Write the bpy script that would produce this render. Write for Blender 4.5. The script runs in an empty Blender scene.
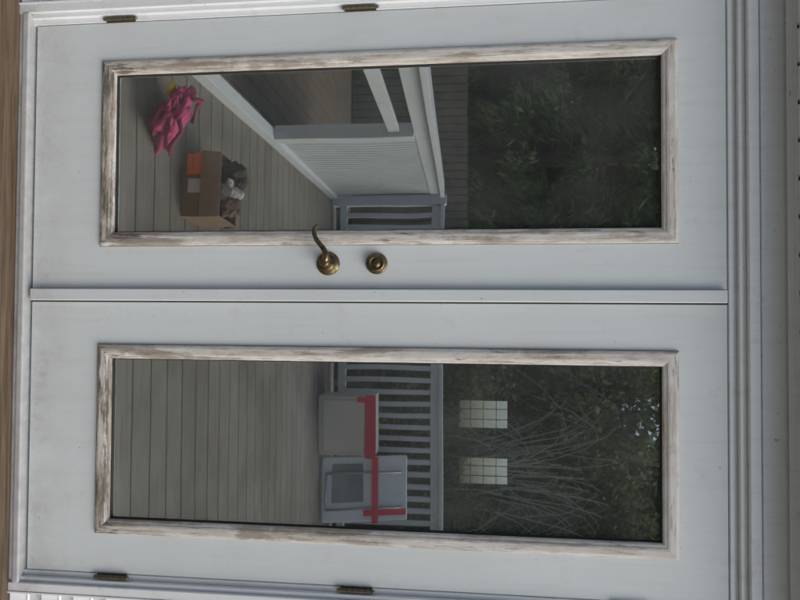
import bpy, bmesh, math, random
import numpy as np
from mathutils import Vector, Matrix, Euler
import mathutils.noise as mn
random.seed(4); rng=np.random.default_rng(7)
S=bpy.context.scene
S.view_settings.view_transform='Standard'; S.view_settings.look='None'; S.view_settings.exposure=0
# ------------------------------------------------------------ camera fit
def cam_axes(p):
    R=Euler((p[3],p[4],p[5]),'XYZ').to_matrix()
    B=Matrix(((0,-1,0),(0,0,-1),(1,0,0)))   # columns right=+z, up=-x, back=-y
    return np.array(R@B)
def proj(p,P):
    M=cam_axes(p); q=(np.array(P)-np.array(p[:3]))@M
    return np.array([400+p[6]*q[0]/-q[2],300-p[6]*q[1]/-q[2]])
def resid(p):
    a,b,zb,zt=p[7:11]
    C=[((-.833,0,0),(37,27)),((-.02,0,0),(34,287)),((-.02,0,2.03),(727,290)),
       ((.02,0,0),(33,303)),((.833,0,0),(27,571)),((.02,0,2.03),(726,304)),
       ((-b,0,zb),(104,62)),((-a,0,zb),(102,245)),((-a,0,zt),(678,244)),((-b,0,zt),(678,38)),
       ((a,0,zb),(98,344)),((a,0,zt),(678,351)),((b,0,zt),(678,560)),((b,0,zb),(95,531))]
    r=[]
    for P,uv in C: r+=list(proj(p,P)-np.array(uv))
    r.append((p[6]-578)*0.3)
    return np.array(r)
p=np.array([0,-1.66,1.34,-math.radians(6.7),0,0,578,.15,.71,.18,1.87],float)
for it in range(25):
    r=resid(p); J=np.zeros((len(r),len(p)))
    for i in range(len(p)):
        d=p.copy(); d[i]+=1e-4; J[:,i]=(resid(d)-r)/1e-4
    p=p-np.linalg.lstsq(J,r,rcond=None)[0]
FA,FB,ZB,ZT=[float(v) for v in p[7:11]]
cd=bpy.data.cameras.new("camera"); cam=bpy.data.objects.new("camera",cd); S.collection.objects.link(cam)
M=cam_axes(p); mw=Matrix.Identity(4)
for i in range(3):
    for j in range(3): mw[i][j]=M[i][j]
    mw[i][3]=p[i]
cam.matrix_world=mw; cd.sensor_width=36; cd.lens=float(p[6])/800*36; cd.clip_end=1000; cd.clip_start=.02
S.camera=cam
# ------------------------------------------------------------ helpers
def empty(name):
    o=bpy.data.objects.new(name,None); S.collection.objects.link(o); o.empty_display_size=.1; return o
class MB:
    def __init__(s): s.v=[];s.f=[];s.m=[]
    def add(s,vs,fs,mi=0):
        n=len(s.v); s.v+= [tuple(v) for v in vs]; s.f+=[tuple(i+n for i in f) for f in fs]; s.m+=[mi]*len(fs)
    def box(s,x0,x1,y0,y1,z0,z1,mi=0,rot=None,piv=None):
        vs=[(x,y,z) for x in(x0,x1) for y in(y0,y1) for z in(z0,z1)]
        if rot is not None:
            c=Vector(piv) if piv else Vector(((x0+x1)/2,(y0+y1)/2,(z0+z1)/2))
            vs=[rot@(Vector(v)-c)+c for v in vs]
        s.add(vs,[(0,1,3,2),(4,6,7,5),(0,4,5,1),(2,3,7,6),(0,2,6,4),(1,5,7,3)],mi)
    def tube(s,pts,rad,n=10,mi=0,cap=True,flat=1.0):
        pts=[Vector(q) for q in pts]; vs=[];fs=[]
        up=Vector((0,0,1))
        t0=(pts[1]-pts[0]).normalized()
        if abs(t0.dot(up))>.9: up=Vector((1,0,0))
        for i,q in enumerate(pts):
            t=(pts[min(i+1,len(pts)-1)]-pts[max(i-1,0)]).normalized()
            a=t.cross(up).normalized(); b=a.cross(t).normalized()
            r=rad[i] if hasattr(rad,'__len__') else rad
            for k in range(n):
                an=2*math.pi*k/n; vs.append(q+a*math.cos(an)*r*flat+b*math.sin(an)*r)
        for i in range(len(pts)-1):
            for k in range(n):
                fs.append((i*n+k,i*n+(k+1)%n,(i+1)*n+(k+1)%n,(i+1)*n+k))
        if cap:
            fs.append(tuple(range(n))); fs.append(tuple(reversed(range((len(pts)-1)*n,len(pts)*n))))
        s.add(vs,fs,mi)
    def lathe_y(s,cx,cz,prof,n=40,mi=0):
        vs=[];fs=[]
        for r,y in prof:
            for k in range(n):
                a=2*math.pi*k/n; vs.append((cx+r*math.cos(a),y,cz+r*math.sin(a)))
        for i in range(len(prof)-1):
            for k in range(n):
                fs.append((i*n+k,(i+1)*n+k,(i+1)*n+(k+1)%n,i*n+(k+1)%n))
        fs.append(tuple(reversed(range((len(prof)-1)*n,len(prof)*n))))
        s.add(vs,fs,mi)
    def obj(s,name,mats,parent=None,bevel=0,smooth=False,seg=2,sub=0):
        me=bpy.data.meshes.new(name); me.from_pydata(s.v,[],s.f)
        if not isinstance(mats,(list,tuple)): mats=[mats]
        for m in mats: me.materials.append(m)
        me.polygons.foreach_set("material_index",s.m)
        bm=bmesh.new(); bm.from_mesh(me); bmesh.ops.recalc_face_normals(bm,faces=bm.faces); bm.to_mesh(me); bm.free()
        if smooth:
            me.polygons.foreach_set("use_smooth",[True]*len(me.polygons))
        me.update()
        o=bpy.data.objects.new(name,me); S.collection.objects.link(o)
        if parent: o.parent=parent
        if bevel:
            b=o.modifiers.new("b",'BEVEL'); b.width=bevel; b.segments=seg; b.limit_method='ANGLE'; b.angle_limit=.6
        if sub:
            b=o.modifiers.new("s",'SUBSURF'); b.levels=sub; b.render_levels=sub
        return o
class NT:
    def __init__(s,name):
        s.mat=bpy.data.materials.new(name); s.mat.use_nodes=True; s.t=s.mat.node_tree; s.n=s.t.nodes; s.l=s.t.links
        s.b=s.n["Principled BSDF"]; s.out=s.n["Material Output"]
        s.tc=s.n.new("ShaderNodeTexCoord")
    def new(s,t): return s.n.new(t)
    def mapped(s,scale=(1,1,1),loc=(0,0,0),src="Object"):
        m=s.new("ShaderNodeMapping"); m.inputs["Scale"].default_value=scale; m.inputs["Location"].default_value=loc
        s.l.new(s.tc.outputs[src],m.inputs[0]); return m.outputs[0]
    def noise(s,vec,scale=5,detail=6,rough=.6,dist=0):
        n=s.new("ShaderNodeTexNoise"); n.inputs["Scale"].default_value=scale; n.inputs["Detail"].default_value=min(detail,5)
        n.inputs["Roughness"].default_value=rough; n.inputs["Distortion"].default_value=dist
        s.l.new(vec,n.inputs["Vector"]); return n.outputs["Fac"]
    def ramp(s,fac,stops):
        r=s.new("ShaderNodeValToRGB"); e=r.color_ramp.elements
        while len(e)<len(stops): e.new(.5)
        for i,(po,c) in enumerate(stops):
            e[i].position=po; e[i].color=(c,c,c,1) if isinstance(c,(int,float)) else (*c,1)
        s.l.new(fac,r.inputs[0]); return r.outputs[0]
    def mix(s,fac,a,b,mode='MIX'):
        m=s.new("ShaderNodeMix"); m.data_type='RGBA'; m.blend_type=mode
        for k,val in ((0,fac),(6,a),(7,b)):
            if hasattr(val,'links'): s.l.new(val,m.inputs[k])
            elif k==0: m.inputs[0].default_value=val
            else: m.inputs[k].default_value=(*val,1)
        return m.outputs[2]
    def math(s,op,a,b=0,clamp=False):
        m=s.new("ShaderNodeMath"); m.operation=op; m.use_clamp=clamp
        for k,val in ((0,a),(1,b)):
            if hasattr(val,'links'): s.l.new(val,m.inputs[k])
            else: m.inputs[k].default_value=val
        return m.outputs[0]
    def bump(s,h,strength=.3,dist=.002):
        b=s.new("ShaderNodeBump"); b.inputs["Strength"].default_value=strength; b.inputs["Distance"].default_value=dist
        s.l.new(h,b.inputs["Height"]); s.l.new(b.outputs[0],s.b.inputs["Normal"]); return b
    def color(s,c):
        if hasattr(c,'links'): s.l.new(c,s.b.inputs["Base Color"])
        else: s.b.inputs["Base Color"].default_value=(*c,1)
    def rough(s,v):
        if hasattr(v,'links'): s.l.new(v,s.b.inputs["Roughness"])
        else: s.b.inputs["Roughness"].default_value=v
    def z(s,src="Object"):
        x=s.new("ShaderNodeSeparateXYZ"); s.l.new(s.tc.outputs[src],x.inputs[0]); return x.outputs
def simple(name,c,r=.6,var=.15,scale=8,metal=0,bump=0,bd=.002):
    t=NT(name); n=t.noise(t.mapped(),scale,4)
    t.color(t.mix(n,tuple(x*(1-var) for x in c),tuple(min(1,x*(1+var)) for x in c))); t.rough(r)
    t.b.inputs["Metallic"].default_value=metal
    if bump: t.bump(n,bump,bd)
    return t.mat
def paint(name,base,dirt=.25,zfade=True,rough=.42):
    t=NT(name); o=t.z()
    big=t.noise(t.mapped((1,1,1)),1.7,3,.55)
    c=t.mix(t.ramp(big,[(.3,0),(.7,1)]),tuple(x*.93 for x in base),base)
    st=t.noise(t.mapped((14,14,1.2)),3,4,.65)
    c=t.mix(t.math('MULTIPLY',t.ramp(st,[(.50,0),(.8,1)]),.25),c,(.50,.49,.46))
    sm=t.noise(t.mapped((1,1,1),(3,1,7)),9,5,.8)
    c=t.mix(t.math('MULTIPLY',t.ramp(sm,[(.56,0),(.70,1)]),dirt),c,(.44,.42,.38))
    sp=t.noise(t.mapped((1,1,1),(9,3,1)),70,2,.5)
    c=t.mix(t.math('MULTIPLY',t.ramp(sp,[(.71,0),(.77,1)]),.55),c,(.25,.22,.18))
    if zfade:
        f=t.math('ADD',t.math('MULTIPLY',o[2],-6),.85)
        f=t.math('MULTIPLY',t.math('MAXIMUM',f,0,),t.ramp(sm,[(.35,0),(.7,1)]),True)
        c=t.mix(t.math('MULTIPLY',f,.6,True),c,(.34,.32,.28))
    t.color(c); t.rough(t.ramp(sm,[(.3,rough-.06),(.7,rough+.15)]))
    return t.mat
door_paint=paint("door_paint",(.70,.76,.775),.22)
trim_paint=paint("trim_paint",(.82,.86,.88),.28)
siding_mat=paint("vinyl_siding",(.84,.87,.89),.2,False,.38)
def weathered(name,sc,seed):
    t=NT(name); o=t.z()
    g=t.noise(t.mapped(sc,(seed,seed,seed)),1,5,.75,.3)
    g2=t.noise(t.mapped(tuple(k*.45 for k in sc),(seed+5,0,2)),1,5,.7,.5)
    patch=t.noise(t.mapped((1,1,1),(seed,4,2)),5.5,5,.75)
    c=t.mix(t.ramp(g,[(.35,0),(.65,1)]),(.49,.455,.40),(.69,.675,.64))
    c=t.mix(t.math('MULTIPLY',t.ramp(patch,[(.45,0),(.62,1)]),.7),c,(.74,.745,.73))
    zf=t.math('MULTIPLY',t.math('SUBTRACT',1.3,o[2]),.05,False)
    w=t.math('ADD',t.math('ADD',t.math('MULTIPLY',g2,.6),t.math('MULTIPLY',patch,.4)),zf)
    crack=t.ramp(w,[(.515,0),(.585,1)])
    c=t.mix(t.math('MULTIPLY',crack,.8),c,(.28,.235,.185))
    fine=t.ramp(t.noise(t.mapped(tuple(k*2.2 for k in sc),(2,seed,0)),1,4,.75),[(.54,0),(.64,1)])
    c=t.mix(t.math('MULTIPLY',fine,.55),c,(.22,.185,.145))
    low=t.math('MULTIPLY',t.math('SUBTRACT',.42,o[2]),3,True)
    pit=t.noise(t.mapped(tuple(.3*k+.7 for k in sc),(1,seed,3)),3.2,5,.8)
    k=t.ramp(t.math('ADD',pit,t.math('MULTIPLY',low,.22)),[(.60,0),(.69,1)])
    c=t.mix(t.math('MULTIPLY',k,.85),c,(.09,.08,.065))
    t.color(c); t.rough(.72)
    t.bump(g,.6,.002)
    return t.mat
wv=weathered("weathered_frame_stile",(55,55,5),1); wh=weathered("weathered_frame_rail",(5,55,55),8)
brass=NT("antique_brass"); n=brass.noise(brass.mapped(),45,5,.7)
brass.color(brass.mix(brass.ramp(n,[(.35,0),(.65,1)]),(.05,.038,.022),(.26,.20,.11))); brass.b.inputs["Metallic"].default_value=.9; brass.rough(brass.ramp(n,[(.3,.5),(.7,.28)])); brass=brass.mat
darkbrass=simple("tarnished_brass",(.15,.135,.095),.5,.5,80,.7)
black=simple("black_rubber",(.02,.02,.02),.6)
spacer=simple("window_spacer",(.035,.037,.04),.4,.2,20,.3)
# coated double glazing: reflective, see-through, dust film plus added haze to lift the blacks
t=NT("coated_glass"); t.n.remove(t.b)
gl=t.new("ShaderNodeBsdfGlossy"); gl.inputs["Roughness"].default_value=.016; gl.inputs["Color"].default_value=(.93,.98,.95,1)
tr=t.new("ShaderNodeBsdfTransparent"); tr.inputs["Color"].default_value=(.92,.95,.94,1)
df=t.new("ShaderNodeBsdfDiffuse"); df.inputs["Color"].default_value=(.60,.65,.62,1)
bp=t.new("ShaderNodeBump"); bp.inputs["Strength"].default_value=.25; bp.inputs["Distance"].default_value=.002
t.l.new(t.noise(t.mapped(),3.2,1,.3),bp.inputs["Height"]); t.l.new(bp.outputs[0],gl.inputs["Normal"])
lw=t.new("ShaderNodeFresnel"); lw.inputs["IOR"].default_value=1.5
fac=t.math('ADD',lw.outputs[0],.44,True)
m1=t.new("ShaderNodeMixShader"); t.l.new(fac,m1.inputs[0]); t.l.new(tr.outputs[0],m1.inputs[1]); t.l.new(gl.outputs[0],m1.inputs[2])
du=t.noise(t.mapped((1,1,.35)),6,5,.75); du2=t.noise(t.mapped((1,1,1)),2,3,.5,1.5)
wi=t.noise(t.mapped((4,4,40)),1,4,.7,1.2)
m2=t.new("ShaderNodeMixShader")
dd_=t.math('MULTIPLY',t.math('MULTIPLY',t.ramp(du,[(.35,.5),(.75,1)]),t.ramp(du2,[(.35,.5),(.65,1)])),.12)
t.l.new(t.math('MULTIPLY',dd_,t.ramp(wi,[(.4,.85),(.7,1)])),m2.inputs[0])
t.l.new(m1.outputs[0],m2.inputs[1]); t.l.new(df.outputs[0],m2.inputs[2]); t.l.new(m2.outputs[0],t.out.inputs[0]); glass=t.mat
# ------------------------------------------------------------ doors
W=.042
old_caulk=simple("old_caulk",(.27,.26,.24),.8,.5,30)
def make_door(name,x0,x1,a,b,hinge_x,sgn):
    e=empty(name)
    gx0,gx1=min(a,b),max(a,b)
    m=MB(); T=.044
    m.box(x0,gx0+.012,0,T,0,2.03); m.box(gx1-.012,x1,0,T,0,2.03)
    m.box(gx0+.012,gx1-.012,0,T,0,ZB+.012); m.box(gx0+.012,gx1-.012,0,T,ZT-.012,2.03)
    m.obj("slab",door_paint,e)
    prof=[(0,0.0),(0.0008,-.007),(.004,-.0095),(.010,-.0115),(.026,-.0118),(.031,-.0105),(.0335,-.0085),(.039,-.0065),(W,-.004),(W,.012)]
    m=MB()
    R=[(gx0,ZB),(gx1,ZB),(gx1,ZT),(gx0,ZT)]; D=[(1,1),(-1,1),(-1,-1),(1,-1)]
    for s in range(4):
        vs=[];n=len(prof)
        for c in (s,(s+1)%4):
            for d,y in prof: vs.append((R[c][0]+D[c][0]*d,y,R[c][1]+D[c][1]*d))
        m.add(vs,[(i,i+1,n+i+1,n+i) for i in range(n-1)],1 if s%2==0 else 0)
    m.obj("lite_frame",[wv,wh],e)
    m=MB(); g=.0016
    m.box(gx0-g,gx0-.0002,-.0012,.001,ZB-g,ZT+g); m.box(gx1+.0002,gx1+g,-.0012,.001,ZB-g,ZT+g)
    m.box(gx0,gx1,-.0012,.001,ZB-g,ZB-.0002); m.box(gx0,gx1,-.0012,.001,ZT+.0002,ZT+g)
    m.obj("caulk_bead",old_caulk,e)
    ix0,ix1,iz0,iz1=gx0+W,gx1-W,ZB+W,ZT-W
    m=MB(); m.add([(ix0-.004,.010,iz0-.004),(ix1+.004,.010,iz0-.004),(ix1+.004,.010,iz1+.004),(ix0-.004,.010,iz1+.004)],[(0,1,2,3)])
    m.obj("glass_pane",glass,e)
    m=MB(); k=.008
    m.box(ix0-.003,ix0+k,.0115,.022,iz0,iz1); m.box(ix1-k,ix1+.003,.0115,.022,iz0,iz1)
    m.box(ix0+k,ix1-k,.0115,.022,iz0-.003,iz0+k); m.box(ix0+k,ix1-k,.0115,.022,iz1-k,iz1+.003)
    m.obj("pane_spacer",spacer,e)
    g=.003; m=MB()
    m.box(ix0+.0002,ix0+g,.004,.0092,iz0,iz1); m.box(ix1-g,ix1-.0002,.004,.0092,iz0,iz1)
    m.box(ix0+g,ix1-g,.004,.0092,iz0+.0002,iz0+g); m.box(ix0+g,ix1-g,.004,.0092,iz1-g,iz1-.0002)
    m.obj("glazing_gasket",black,e)
    for i,hz in enumerate((.275,1.015,1.78)):
        m=MB(); hx=hinge_x
        for j in range(5):
            z0=hz-.046+j*.0184
            m.tube([(hx,-.008,z0+.0006),(hx,-.008,z0+.0178)],.0058,12)
        m.tube([(hx,-.008,hz+.046),(hx,-.008,hz+.051),(hx,-.008,hz+.055)],[.0045,.005,.002],12)
        m.tube([(hx,-.008,hz-.046),(hx,-.008,hz-.051),(hx,-.008,hz-.055)],[.0045,.005,.002],12)
        m.box(hx-sgn*.009,hx-.0005*sgn,-.0035,-.0008,hz-.046,hz+.046)
        m.obj("hinge_%d"%(i+1),darkbrass,e)
    return e
dl=make_door("french_door",-.833,-.021,-FA,-FB,-.842,-1)
dr=make_door("french_door.001",.021,.833,FA,FB,.842,1)
hx,hz=-.094,.925
m=MB()
m.lathe_y(hx,hz,[(.034,0),(.0345,-.003),(.032,-.006),(.030,-.0065),(.029,-.009),(.024,-.012),(.0175,-.0135),(.016,-.017),(.0125,-.020),(.012,-.040),(.0145,-.043),(.0145,-.052),(.011,-.057)])
m.obj("lever_rose",brass,dl,smooth=True)
m=MB()
P=[(0,0),(-.012,.006),(-.026,.005),(-.042,-.004),(-.056,-.017),(-.070,-.027),(-.086,-.031),(-.100,-.027),(-.107,-.020)]
m.tube([(hx+x,-.050-.006*math.sin(i/8*3.1),hz+z) for i,(x,z) in enumerate(P)],[.0105,.0105,.009,.0075,.0068,.0068,.0068,.0062,.004],14)
m.obj("lever",brass,dl,smooth=True,sub=1)
bx,bz=-.094,1.068
m=MB(); m.lathe_y(bx,bz,[(.031,0),(.0315,-.004),(.030,-.007),(.027,-.008),(.0265,-.014),(.0225,-.019),(.017,-.020),(.0165,-.0185),(.0125,-.0185),(.012,-.021),(.001,-.021)])
m.obj("deadbolt_rose",brass,dl,smooth=True)
m=MB(); m.box(bx-.0012,bx+.0012,-.0222,-.0208,bz-.006,bz+.006); m.obj("keyhole",black,dl)
m=MB(); m.box(-.0195,.0165,-.016,.006,.003,2.026); m.obj("astragal",door_paint,dr,bevel=.003)
m=MB(); m.box(.0172,.0206,-.003,.03,.003,2.026); m.box(-.0208,-.0203,.006,.03,.003,2.026); m.obj("weather_seal",black,dr)
# ------------------------------------------------------------ house
H=empty("white_house")
m=MB()
for s in (-1,1):
    def bx_(a,b,y0,y1,z0,z1):
        m.box(min(s*a,s*b),max(s*a,s*b),y0,y1,z0,z1)
    bx_(.8365,.852,-.0005,.10,-.012,2.0345)
    bx_(.852,.866,-.013,.10,-.012,2.075)
    bx_(.866,.893,-.022,.06,-.045,2.075)
m.box(-.852,.852,-.001,.10,2.0345,2.056)
m.box(-.852,.852,-.014,.10,2.056,2.075)
m.box(-.893,.893,-.028,.06,2.0752,2.102)
m.box(-.93,.93,-.020,.06,2.1022,2.108)
m.obj("door_casing",trim_paint,H,bevel=.0022)
EV=.10
m=MB(); m.box(-5,5,-.024,.02,2.1084,2.196); m.obj("frieze_board",trim_paint,H,bevel=.002)
m=MB(); m.box(-5,5,-.035,-.0245,2.186,2.196); m.box(-5,5,-.035,-.031,2.170,2.1855); m.obj("soffit_channel",siding_mat,H)
m=MB(); m.box(-.866,.866,-.026,.10,-.03,-.010); m.obj("door_sill",simple("aluminium_sill",(.52,.53,.53),.4,.3,30,.2,.2),H,bevel=.004)
m=MB(); m.box(-.893,.893,-.0145,.10,-.07,-.031); m.obj("sill_nosing",trim_paint,H,bevel=.002)
m=MB(); m.box(-.836,.836,.05,.15,2.035,2.5)
m.box(-5,-.867,.061,.2,-.8,2.5); m.box(.867,5,.061,.2,-.8,2.5); m.box(-.866,.866,.1005,.2,-.8,-.012)
m.obj("front_wall",simple("wall_sheathing",(.35,.34,.33)),H)
m=MB(); c=.1016
for s in (-1,1):
    z=-.65
    while z<2.10:
        z1=min(z+c,2.107)
        pr=[(-.004,z1),(-.0055,z+.055),(-.010,z+.051),(-.0075,z+.045),(-.018,z+.0008),(.0,z+.0008),(.0,z1)]
        xa,xb=s*.8935,s*5.0
        vs=[(x,y,zz) for x in (xa,xb) for y,zz in pr]; k=len(pr)
        m.add(vs,[(i,(i+1)%k,k+(i+1)%k,k+i) for i in range(k)]+[tuple(range(k)),tuple(range(k,2*k))])
        z+=c
m.obj("lap_siding",siding_mat,H)
m=MB()
for s in (-1,1): m.box(min(s*.8932,s*.898),max(s*.8932,s*.898),-.024,-.0185,-.05,2.1075)
m.obj("siding_channel",siding_mat,H)
t=NT("vented_soffit")
v=t.new("ShaderNodeSeparateXYZ"); t.l.new(t.tc.outputs["Object"],v.inputs[0])
def cell(sock,per,off=0):
    f=t.math('FRACT',t.math('ADD',t.math('DIVIDE',sock,per),off)); return t.math('MULTIPLY',t.math('SUBTRACT',f,.5),per)
dx=cell(v.outputs[0],.034,.2); dy=cell(v.outputs[1],.022)
d=t.math('SQRT',t.math('ADD',t.math('POWER',dx,2),t.math('POWER',dy,2)))
hole=t.math('LESS_THAN',d,.0019)
t.color(t.mix(hole,(.86,.89,.91),(.12,.12,.12))); t.rough(.45)
m=MB(); x=-5
while x<5:
    pr=[(0,0),(.004,-.0),(.010,.007),(.014,.007),(.020,0),(.1015,0)]
    vs=[(x+a,y,2.1965+b) for y in (-.03,-EV) for a,b in pr]; k=len(pr)
    m.add(vs,[(i,i+1,k+i+1,k+i) for i in range(k-1)]); x+=.1016
m.obj("soffit",t.mat,H)
m=MB(); m.box(-5.2,5.2,-EV-.03,-EV-.001,2.192,2.34); m.obj("fascia",trim_paint,H)
m=MB(); e0=-EV-.05
m.add([(-5.3,e0,2.36),(5.3,e0,2.36),(5.3,4.2,4.4),(-5.3,4.2,4.4),(-5.3,9.4,2.36),(5.3,9.4,2.36),
       (-5.3,e0,2.42),(5.3,e0,2.42),(5.3,4.2,4.5),(-5.3,4.2,4.5),(-5.3,9.4,2.42),(5.3,9.4,2.42)],
      [(0,1,2,3),(3,2,5,4),(6,7,8,9),(9,8,11,10),(0,1,7,6),(4,5,11,10),(1,2,8,7),(2,5,11,8),(0,3,9,6),(3,4,10,9)])
m.obj("roof",simple("asphalt_shingle",(.09,.085,.08),.9,.4,40,0,.5,.01),H)
dim=simple("interior_wall",(.20,.19,.17),.8,.1,2)
m=MB()
m.box(-5,-4.8,.2,8.2,-.8,2.5); m.box(4.8,5,.2,8.2,-.8,2.5)
wins=[(1.50,2.02),(2.46,2.96)]; wz0,wz1=1.30,2.16
m.box(-5,1.5,8.2,8.35,-.8,2.5); m.box(2.02,2.46,8.2,8.35,-.8,2.5); m.box(2.96,5,8.2,8.35,-.8,2.5)
for a,b in wins: m.box(a,b,8.2,8.35,-.8,wz0); m.box(a,b,8.2,8.35,wz1,2.5)
m.obj("house_walls",dim,H)
m=MB(); m.box(-4.8,4.8,.2,8.2,2.42,2.5); m.obj("ceiling",dim,H)
m=MB(); m.box(-4.8,4.8,.2,8.2,-.1,-.02); m.obj("floor",simple("dark_floor",(.10,.075,.05),.5,.3,6),H)
m=MB()
for a,b in wins:
    m.box(a,a+.03,8.22,8.26,wz0,wz1); m.box(b-.03,b,8.22,8.26,wz0,wz1); m.box(a+.03,b-.03,8.22,8.26,wz0,wz0+.03); m.box(a+.03,b-.03,8.22,8.26,wz1-.03,wz1)
    for i in (1,2): xx=a+(b-a)*i/3; m.box(xx-.005,xx+.005,8.235,8.25,wz0+.03,wz1-.03)
    for i in (1,2,3): zz=wz0+(wz1-wz0)*i/4; m.box(a+.03,b-.03,8.251,8.262,zz-.005,zz+.005)
m.obj("window_muntins",simple("muntin",(.3,.3,.3)),H)
# ------------------------------------------------------------ deck
DZ=-.042
t=NT("deck_boards")
v=t.z(); bi=t.math('FLOOR',t.math('DIVIDE',t.math('SUBTRACT',v[1],-.030),.146))
wn=t.new("ShaderNodeTexWhiteNoise"); wn.noise_dimensions='1D'; t.l.new(bi,wn.inputs["W"])
mp=t.new("ShaderNodeCombineXYZ"); t.l.new(t.math('MULTIPLY',v[0],2.2),mp.inputs[0]); t.l.new(t.math('MULTIPLY',v[1],60),mp.inputs[1]); t.l.new(t.math('MULTIPLY',wn.outputs[0],50),mp.inputs[2])
g=t.noise(mp.outputs[0],1,5,.7,.8)
mp2=t.new("ShaderNodeCombineXYZ"); t.l.new(t.math('MULTIPLY',v[0],6),mp2.inputs[0]); t.l.new(t.math('MULTIPLY',v[1],160),mp2.inputs[1]); t.l.new(wn.outputs[0],mp2.inputs[2])
g2=t.noise(mp2.outputs[0],1,4,.6)
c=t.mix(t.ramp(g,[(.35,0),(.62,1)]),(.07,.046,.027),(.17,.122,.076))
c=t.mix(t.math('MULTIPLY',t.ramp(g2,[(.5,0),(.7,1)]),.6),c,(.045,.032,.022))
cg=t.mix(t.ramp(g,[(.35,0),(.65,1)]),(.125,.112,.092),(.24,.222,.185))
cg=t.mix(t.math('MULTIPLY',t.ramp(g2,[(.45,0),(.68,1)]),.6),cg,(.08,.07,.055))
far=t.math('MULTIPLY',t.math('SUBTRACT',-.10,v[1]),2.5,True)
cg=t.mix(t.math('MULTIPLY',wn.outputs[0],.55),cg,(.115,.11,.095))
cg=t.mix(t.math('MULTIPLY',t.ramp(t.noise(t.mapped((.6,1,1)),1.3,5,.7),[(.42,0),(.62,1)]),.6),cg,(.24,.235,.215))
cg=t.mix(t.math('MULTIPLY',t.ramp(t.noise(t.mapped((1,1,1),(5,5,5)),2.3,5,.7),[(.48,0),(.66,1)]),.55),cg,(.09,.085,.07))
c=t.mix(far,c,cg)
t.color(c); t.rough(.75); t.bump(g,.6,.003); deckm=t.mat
D_=empty("deck")
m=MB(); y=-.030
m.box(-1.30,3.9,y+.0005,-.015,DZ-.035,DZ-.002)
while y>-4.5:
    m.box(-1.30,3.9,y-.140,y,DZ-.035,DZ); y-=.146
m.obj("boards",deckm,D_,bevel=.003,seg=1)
m=MB()
for x in np.arange(-1.25,3.9,.6): m.box(x-.02,x+.02,-4.45,-.03,DZ-.22,DZ-.036)
m.box(-1.30,3.9,-4.55,-4.49,DZ-.25,DZ-.04)
for x in (-1.2,1.3,3.8):
    for yy in (-.3,-4.4): m.box(x-.045,x+.045,yy-.045,yy+.045,-.75,DZ-.2205)
m.obj("joists",simple("joist_wood",(.14,.11,.08)),D_)
m=MB(); x=-1.36
while x>-5.6:
    m.box(x-.14,x,-6.4,-.2,-.26,-.225); x-=.146
L_=empty("deck_landing"); m.obj("boards",simple("landing_wood",(.17,.135,.10),.8,.5,6,0,.3),L_)
m=MB()
for yy in np.arange(-6.3,-.2,1.0): m.box(-5.6,-1.36,yy-.02,yy+.02,-.45,-.261)
for xx in (-5.5,-1.45):
    for yy in (-6.25,-3.3,-.35): m.box(xx-.045,xx+.045,yy-.045+.08,yy+.045+.08,-.76,-.262)
m.obj("joists",bpy.data.materials["joist_wood"],L_)
white=paint("railing_paint",(.60,.63,.645),.6,False)
RX=-1.19; RY=-4.40; RZ=DZ+1.19
def rail_x(name,x0,x1,y):
    e=empty(name); m=MB()
    m.box(x0,x1,y-.07,y+.07,RZ-.04,RZ); m.box(x0,x1,y-.02,y+.02,RZ-.13,RZ-.0405); m.box(x0,x1,y-.02,y+.02,DZ+.08,DZ+.16)
    m.obj("rails",white,e,bevel=.004)
    m=MB(); x=x0+.1
    while x<x1-.05:
        m.box(x-.024,x+.024,y-.018,y+.018,DZ+.161,RZ-.131); x+=.124
    m.obj("balusters",white,e,bevel=.003,seg=1)
    m=MB()
    for x in (x0-.051,x1+.051): m.box(x-.05,x+.05,y-.055,y+.055,DZ,RZ+.02)
    m.obj("posts",white,e,bevel=.004)
rail_x("deck_railing",-1.08,3.8,RY)
e=empty("deck_railing.001"); m=MB()
m.box(RX-.09,RX+.06,RY+.13,-.95,RZ-.04,RZ); m.box(RX-.02,RX+.02,RY+.13,-.95,RZ-.15,RZ-.0405)
m.box(RX-.03,RX+.05,RY+.13,-.95,DZ,DZ+.07)
m.box(RX-.015,RX+.015,-2.35,-.95,RZ-.33,RZ-.25)
m.box(RX-.05,RX+.05,-2.3,-2.2,DZ+.0705,RZ-.151); m.box(RX-.05,RX+.05,-.95,-.85,DZ,RZ+.03)
m.obj("rails",white,e,bevel=.004)
m=MB(); y=RY+.14
while y<-2.32:
    m.box(RX-.012,RX+.012,y,y+.053,DZ+.0705,RZ-.151); y+=.062
m.obj("slat_panel",simple("slat_paint",(.47,.50,.51),.6,.25,4),e)
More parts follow.
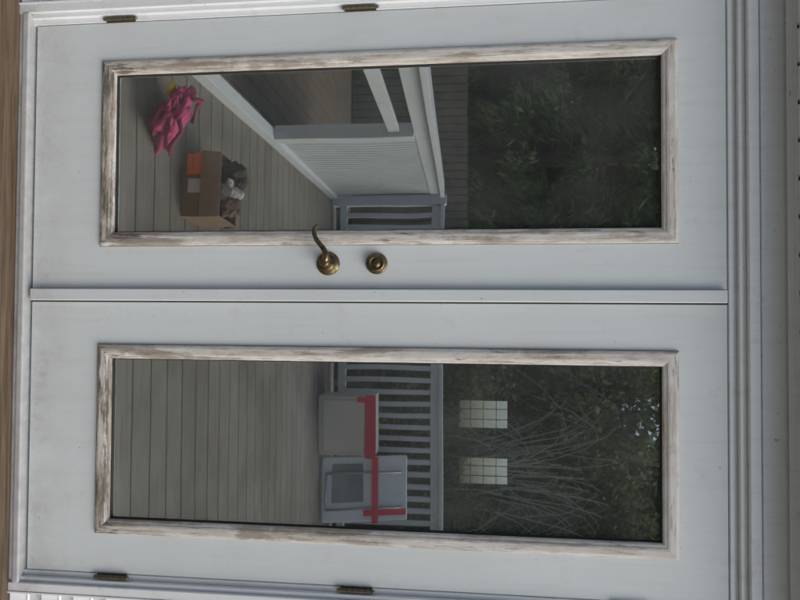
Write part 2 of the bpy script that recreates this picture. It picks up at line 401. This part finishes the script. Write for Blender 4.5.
# ------------------------------------------------------------ things on the deck
def crumple(name,c,r,mat,parent,seed,sq=(1,1,1),sub=4):
    bm=bmesh.new(); bmesh.ops.create_icosphere(bm,subdivisions=sub,radius=r)
    for v in bm.verts:
        q=v.co/r; k=1+.45*mn.noise(q*1.7+Vector((seed,0,0)))+.28*abs(mn.noise(q*4+Vector((0,seed,0))))+.1*abs(mn.noise(q*9))
        v.co=Vector((v.co.x*sq[0],v.co.y*sq[1],v.co.z*sq[2]))*k+Vector(c)
    me=bpy.data.meshes.new(name); bm.to_mesh(me); bm.free(); me.materials.append(mat)
    o=bpy.data.objects.new(name,me); S.collection.objects.link(o); o.parent=parent; return o
card=simple("cardboard",(.22,.15,.095),.85,.25,12,0,.2)
B=empty("cardboard_box"); bx0,bx1,by0,by1,bz0,bz1=-.16,.16,-.11,.11,0,.19; m=MB(); w=.005
m.box(bx0,bx1,by0,by0+w,bz0,bz1); m.box(bx0,bx1,by1-w,by1,bz0,bz1); m.box(bx0,bx0+w,by0+w,by1-w,bz0,bz1); m.box(bx1-w,bx1,by0+w,by1-w,bz0,bz1); m.box(bx0+w,bx1-w,by0+w,by1-w,bz0,bz0+w)
m.obj("carton",card,B)
m=MB()
m.box(bx0,bx1,by1,by1+.09,bz1,bz1+w,0,Matrix.Rotation(-1.25,3,'X'),(0,by1,bz1))
m.box(bx0,bx1,by0-.09,by0,bz1,bz1+w,0,Matrix.Rotation(1.1,3,'X'),(0,by0,bz1))
m.obj("flaps",card,B)
m=MB(); m.box(-.155,-.05,by1+.001,by1+.003,.02,.10); m.box(-.155,-.05,by1+.013,by1+.015,.06,.12); m.obj("orange_label",simple("orange_paper",(.80,.20,.04),.6),B)
m=MB(); m.box(-.03,.04,by1+.001,by1+.003,.03,.13); m.obj("white_label",simple("white_paper",(.6,.6,.6),.6),B)
crumple("packing_paper",(.02,.02,.20),.06,simple("packing_paper",(.45,.43,.40),.8),B,3,(1.1,1,.9))
crumple("dark_cloth",(-.07,.0,.21),.065,simple("dark_cloth",(.06,.05,.05),.9,.4,30),B,5)
crumple("brown_cloth",(.09,.03,.215),.05,simple("brown_cloth",(.13,.085,.06),.9,.4,30),B,9)
B.location=(-.56,-1.13,DZ); B.rotation_euler=(0,0,.1)
pink=simple("pink_fabric",(.46,.05,.17),.85,.4,25,0,.6,.006); K=empty("pink_backpack")
def pillow(m,cx,cy,cz,sx,sy,sz,mi=0,n=16,e=.55,cr=0,seed=0):
    vs=[];fs=[]
    for i in range(n+1):
        ph=-math.pi/2+math.pi*i/n
        for k in range(2*n):
            th=2*math.pi*k/(2*n)
            f=lambda q:math.copysign(abs(q)**e,q)
            a=Vector((f(math.cos(ph))*f(math.cos(th)),f(math.cos(ph))*f(math.sin(th)),f(math.sin(ph))))
            if cr: a*=1+cr*mn.noise(a*2.2+Vector((seed,0,0)))-cr*.7*abs(mn.noise(a*5))
            vs.append((cx+sx*a.x,cy+sy*a.y,cz+sz*a.z))
    for i in range(n):
        for k in range(2*n): fs.append((i*2*n+k,i*2*n+(k+1)%(2*n),(i+1)*2*n+(k+1)%(2*n),(i+1)*2*n+k))
    m.add(vs,fs,mi)
m=MB(); pillow(m,0,0,.05,.13,.045,.13,cr=.55,seed=2,n=24); m.obj("body",pink,K,smooth=True)
m=MB(); pillow(m,0.01,.055,.0,.08,.025,.055,cr=.3,seed=5,n=20); m.obj("pocket",simple("pink_pocket",(.34,.03,.11),.8,.3,25),K,smooth=True)
m=MB()
for s in (-1,1): m.tube([(s*.06,-.04,.16),(s*.09,-.07,.14),(s*.12,-.05,.05),(s*.10,-.05,-.05)],.010,8)
m.tube([(-.03,0,.17),(-.025,0,.205),(.0,0,.215),(.025,0,.205),(.03,0,.17)],.007,8)
m.obj("straps",simple("strap_dark",(.25,.03,.09),.8),K,smooth=True)
m=MB(); pillow(m,-.06,.05,.15,.028,.015,.028); m.obj("yellow_charm",simple("yellow_plastic",(.65,.45,.05),.5),K,smooth=True)
K.location=(-.79,-.80,DZ+.055); K.rotation_euler=(-1.0,.25,.5); K.scale=(1.05,1.05,1.05)
SB=empty("storage_box"); m=MB(); m.box(.86,1.44,-4.14,-3.86,DZ,DZ+.50); m.obj("body",simple("beige_panel",(.56,.52,.45),.6,.15,3),SB,bevel=.01)
m=MB(); m.box(.845,1.455,-4.155,-3.845,DZ+.501,DZ+.545); m.obj("lid",simple("beige_lid",(.60,.57,.51),.5,.1,3),SB,bevel=.012)
m=MB(); m.box(.90,1.40,-3.857,-3.852,DZ+.05,DZ+.45); m.obj("front_panel",simple("beige_front",(.66,.60,.52),.5,.15,3),SB,bevel=.003)
red=simple("red_strap",(.68,.03,.08),.6,.25,10)
m=MB(); m.box(.84,1.46,-3.842,-3.838,DZ+.46,DZ+.56); m.box(.86,.91,-3.848,-3.8385,DZ+.38,DZ+.459); m.obj("strap",red,SB)
CO=empty("folding_table"); wp=simple("white_plastic",(.68,.70,.71),.45,.2,3)
Rt=Matrix.Rotation(-.22,3,'X'); pv=(1.78,-3.95,DZ)
m=MB(); m.box(1.49,2.12,-3.98,-3.94,DZ+.02,DZ+.86,0,Rt.inverted(),pv); m.obj("table_top",wp,CO,bevel=.015,seg=3)
m=MB(); m.box(1.56,1.92,-3.937,-3.925,DZ+.12,DZ+.42,0,Rt.inverted(),pv); m.obj("underside_recess",simple("grey_recess",(.20,.205,.215),.5),CO,bevel=.005)
m=MB()
for xx in (1.64,1.98): m.tube([Rt.inverted()@(Vector((xx,-3.915,zz))-Vector(pv))+Vector(pv) for zz in (DZ+.06,DZ+.4,DZ+.8)],.012,8)
m.tube([Rt.inverted()@(Vector((xx,-3.915,DZ+.06))-Vector(pv))+Vector(pv) for xx in (1.64,1.8,1.98)],.012,8)
m.obj("folded_legs",simple("grey_tube",(.35,.36,.37),.4,.1,8,.5),CO,smooth=True)
m=MB(); m.box(1.485,2.125,-3.90,-3.897,DZ+.50,DZ+.56,0,Rt.inverted(),pv); m.box(1.99,2.05,-3.8965,-3.893,DZ+.42,DZ+.84,0,Rt.inverted(),pv); m.obj("strap",red,CO)
# ------------------------------------------------------------ yard
t=NT("grass"); n=t.noise(t.mapped(),1.5,5,.7); n2=t.noise(t.mapped(),40,3,.7)
t.color(t.mix(n2,t.mix(n,(.05,.07,.03),(.10,.11,.05)),(.10,.09,.05))); t.rough(.95)
m=MB(); m.add([(-400,-400,-.75),(400,-400,-.75),(400,400,-.75),(-400,400,-.75)],[(0,1,2,3)]); m.obj("ground",t.mat)
F=empty("wooden_fence"); m=MB(); fm=simple("fence_wood",(.30,.245,.18),.9,.5,5)
x=-9.0
while x<-.9:
    m.box(x,x+.135,-9.02,-9.0,-.7,1.46+random.uniform(-.01,.01)); x+=.15
m.obj("pickets",fm,F); m=MB(); m.box(-9,-.9,-9.06,-9.021,-.3,-.2); m.box(-9,-.9,-9.06,-9.021,1.1,1.2); m.obj("rails",fm,F)
def leafmat(name,a,b):
    t=NT(name); g=t.new("ShaderNodeNewGeometry")
    n=t.noise(t.mapped(),1.1,3,.6)
    c=t.mix(g.outputs["Random Per Island"],a,b); c=t.mix(t.ramp(n,[(.42,0),(.60,.75)]),c,tuple(k*.35 for k in a))
    t.n.remove(t.b); d=t.new("ShaderNodeBsdfDiffuse"); t.l.new(c,d.inputs[0])
    tl=t.new("ShaderNodeBsdfTranslucent"); t.l.new(c,tl.inputs[0])
    mx=t.new("ShaderNodeMixShader"); mx.inputs[0].default_value=.42
    t.l.new(d.outputs[0],mx.inputs[1]); t.l.new(tl.outputs[0],mx.inputs[2]); t.l.new(mx.outputs[0],t.out.inputs[0])
    return t.mat
leafA=leafmat("conifer_needles",(.16,.24,.09),(.38,.48,.20)); leafB=leafmat("broad_leaves",(.11,.14,.065),(.27,.30,.16))
leafC=leafmat("far_leaves",(.08,.11,.055),(.20,.23,.13))
bark=simple("bark",(.12,.10,.08),.95,.4,12); bark2=simple("pale_bark",(.25,.24,.20),.9,.3,12)
def leaves(pos,dirs,L,Wd):
    n=len(pos); r=rng.normal(size=(n,3)); side=np.cross(dirs,r); side/=np.linalg.norm(side,axis=1)[:,None]+1e-9
    L=L*rng.uniform(.6,1.3,n)[:,None]; w=Wd*rng.uniform(.6,1.3,n)[:,None]
    a=pos; b=pos+dirs*L*.5+side*w; c=pos+dirs*L; d=pos+dirs*L*.5-side*w
    return np.stack([a,b,c,d],1).reshape(-1,3)
def tree_mesh(name,kind,h,R,nb,nl,seed):
    r=random.Random(seed); m=MB()
    m.tube([(0,0,0),(.03,.02,h*.3),(-.03,.04,h*.6),(0,0,h*.98)],[h*.022,h*.017,h*.010,.01],9)
    P=[]
    for i in range(nb):
        f=r.random()**.9
        if kind=='con':
            z=h*(.04+.95*f); Rr=R*(1-f)**.75*r.uniform(.55,1.2)+.12; ang=r.uniform(0,6.283); dz=-.12+.25*f
            end=Vector((math.cos(ang)*Rr,math.sin(ang)*Rr,z+Rr*dz*2-.15*Rr))
        else:
            z=h*(.12+.6*f); ang=r.uniform(0,6.283); cz=.58; k=r.uniform(.45,1.05)
            th=r.uniform(-.9,1.45); Rr=R*math.cos(th)*k
            end=Vector((math.cos(ang)*Rr,math.sin(ang)*Rr,h*cz+h*.42*math.sin(th)*k)); z=min(z,end.z*.8)
        st=Vector((0,0,z)); mid=(st+end)/2+Vector((r.uniform(-.1,.1),r.uniform(-.1,.1),.10*Rr))
        m.tube([st,mid,end],[.035*h/7,.02*h/7,.006],4,cap=False)
        P.append((st,mid,end))
    nt=len(m.v); tv=np.array(m.v)
    pos=[];dr=[]; per=nl//nb
    for st,mid,end in P:
        t=rng.uniform(.25,1.05,per)**.6
        a=np.array(st);b=np.array(mid);c=np.array(end)
        q=((1-t)**2)[:,None]*a+(2*t*(1-t))[:,None]*b+(t**2)[:,None]*c
        sp=(.11 if kind=='con' else .24)*R/1.6
        q=q+rng.normal(size=(per,3))*sp*np.array([1,1,.8])
        d=(c-a)/np.linalg.norm(c-a)
        dd=d*.8+rng.normal(size=(per,3))*(.35 if kind=='con' else .8)+np.array([0,0,-.45])
        dd/=np.linalg.norm(dd,axis=1)[:,None]; pos.append(q);dr.append(dd)
    pos=np.concatenate(pos);dr=np.concatenate(dr)
    lv=leaves(pos,dr,.36 if kind=='con' else .15,.03 if kind=='con' else .042)
    nq=len(lv)//4
    V=np.concatenate([tv,lv]); fs=m.f+[(nt+4*i,nt+4*i+1,nt+4*i+2,nt+4*i+3) for i in range(nq)]
    me=bpy.data.meshes.new(name); me.from_pydata(V.tolist(),[],fs)
    me.materials.append(bark if kind=='con' else bark2); me.materials.append(leafA if kind=='con' else leafB)
    me.polygons.foreach_set("material_index",[0]*len(m.f)+[1]*nq); me.update(); return me
con=[tree_mesh("conifer_a",'con',9,2.1,150,12000,1),tree_mesh("conifer_b",'con',8,1.9,130,11000,2)]
brd=[tree_mesh("broadleaf_a",'brd',6.6,2.4,110,16000,3),tree_mesh("broadleaf_b",'brd',4.4,1.9,90,10000,4)]
def put(name,me,x,y,s=1,rz=0):
    o=bpy.data.objects.new(name,me); S.collection.objects.link(o); o.location=(x,y,-.76); o.scale=(s,s,s); o.rotation_euler=(0,0,rz); return o
i=0
for x,y,s in [(-7.4,-11.2,1),(-5.2,-10.9,.95),(-3.3,-11.3,1.05),(-1.4,-10.8,.92),(.4,-11.4,1.0),(-6.2,-13.5,1.1),(-2.4,-13.8,1.15),(1.4,-14.0,1.0),(6.6,-13,1.0),(8.6,-11,.95)]:
    put("conifer_tree",con[i%2],x,y,s,i*1.3); i+=1
for x,y,s in [(2.0,-10.2,1.0),(3.9,-11.0,.86),(5.6,-10.2,1.05)]:
    put("broadleaf_tree",brd[0],x,y,s,i*1.7); i+=1
for x,y,s in [(1.2,-7.6,.62),(2.9,-7.8,.6),(4.6,-7.7,.65)]:
    put("garden_shrub",brd[1],x,y,s,i*2.1); i+=1
r=random.Random(8); m=MB()
for k in range(70):
    a=r.uniform(0,6.28); Rr=r.uniform(1.0,2.6); hh=r.uniform(2.4,4.6); c0=Vector((2.7+r.uniform(-.3,.3),-7.9+r.uniform(-.2,.2),-.75))
    pts=[]
    for j in range(10):
        q=j/9; pts.append(c0+Vector((math.cos(a)*Rr*q**1.5+.03*r.uniform(-1,1),math.sin(a)*Rr*.6*q**1.5,hh*math.sin(q*2.3))))
    m.tube(pts,[.007*(1-j/10)+.002 for j in range(10)],4,cap=False)
m.obj("arching_shrub",simple("pale_twig",(.38,.37,.30),.9,.3,5))
def mass(name,cells,n,L,mat):
    pos=[]
    for cx,cy,cz,rx,ry,rz in cells:
        d=rng.normal(size=(n,3)); d/=np.linalg.norm(d,axis=1)[:,None]; d*=rng.uniform(.8,1.08,n)[:,None]
        pos.append(d*np.array([rx,ry,rz])+np.array([cx,cy,cz]))
    pos=np.concatenate(pos); dd=rng.normal(size=pos.shape); dd/=np.linalg.norm(dd,axis=1)[:,None]
    V=leaves(pos,dd,L,L*.35); k=len(V)//4
    me=bpy.data.meshes.new(name); me.from_pydata(V.tolist(),[],[(4*i,4*i+1,4*i+2,4*i+3) for i in range(k)]); me.materials.append(mat)
    o=bpy.data.objects.new(name,me); S.collection.objects.link(o)
cells=[]
for x in np.arange(-16,17,2.4):
    hh=7.6+rng.uniform(-.3,.5)
    if 3<x<5.4: hh=5.5
    cells.append((x,-18+rng.uniform(-1,1),hh*.40,2.0,1.5,hh*.66))
mass("distant_woods",cells,4200,.5,leafC)
cells=[(x,60+rng.uniform(-2,2),-.4,4,3,1.6+rng.uniform(0,1.2)) for x in np.arange(-20,54,6)]
mass("distant_bushes",cells,500,.8,leafC)
# ------------------------------------------------------------ light
w=bpy.data.worlds.new("World"); S.world=w; w.use_nodes=True; nt=w.node_tree
sky=nt.nodes.new("ShaderNodeTexSky"); sky.sky_type='NISHITA'; sky.sun_disc=False
EL=math.radians(46); AZ=math.radians(120)   # from +Y towards +X
sky.sun_elevation=EL; sky.sun_rotation=AZ; sky.air_density=1.0; sky.dust_density=3.5; sky.ozone_density=1
bg=nt.nodes["Background"]; nt.links.new(sky.outputs[0],bg.inputs[0]); bg.inputs[1].default_value=.15
sd=bpy.data.lights.new("sun",'SUN'); sd.energy=1.7; sd.angle=math.radians(50); sd.color=(1,.985,.95)
so=bpy.data.objects.new("sun",sd); S.collection.objects.link(so)
to_sun=Vector((math.sin(AZ)*math.cos(EL),math.cos(AZ)*math.cos(EL),math.sin(EL)))
so.rotation_euler=(-to_sun).to_track_quat('-Z','Y').to_euler()
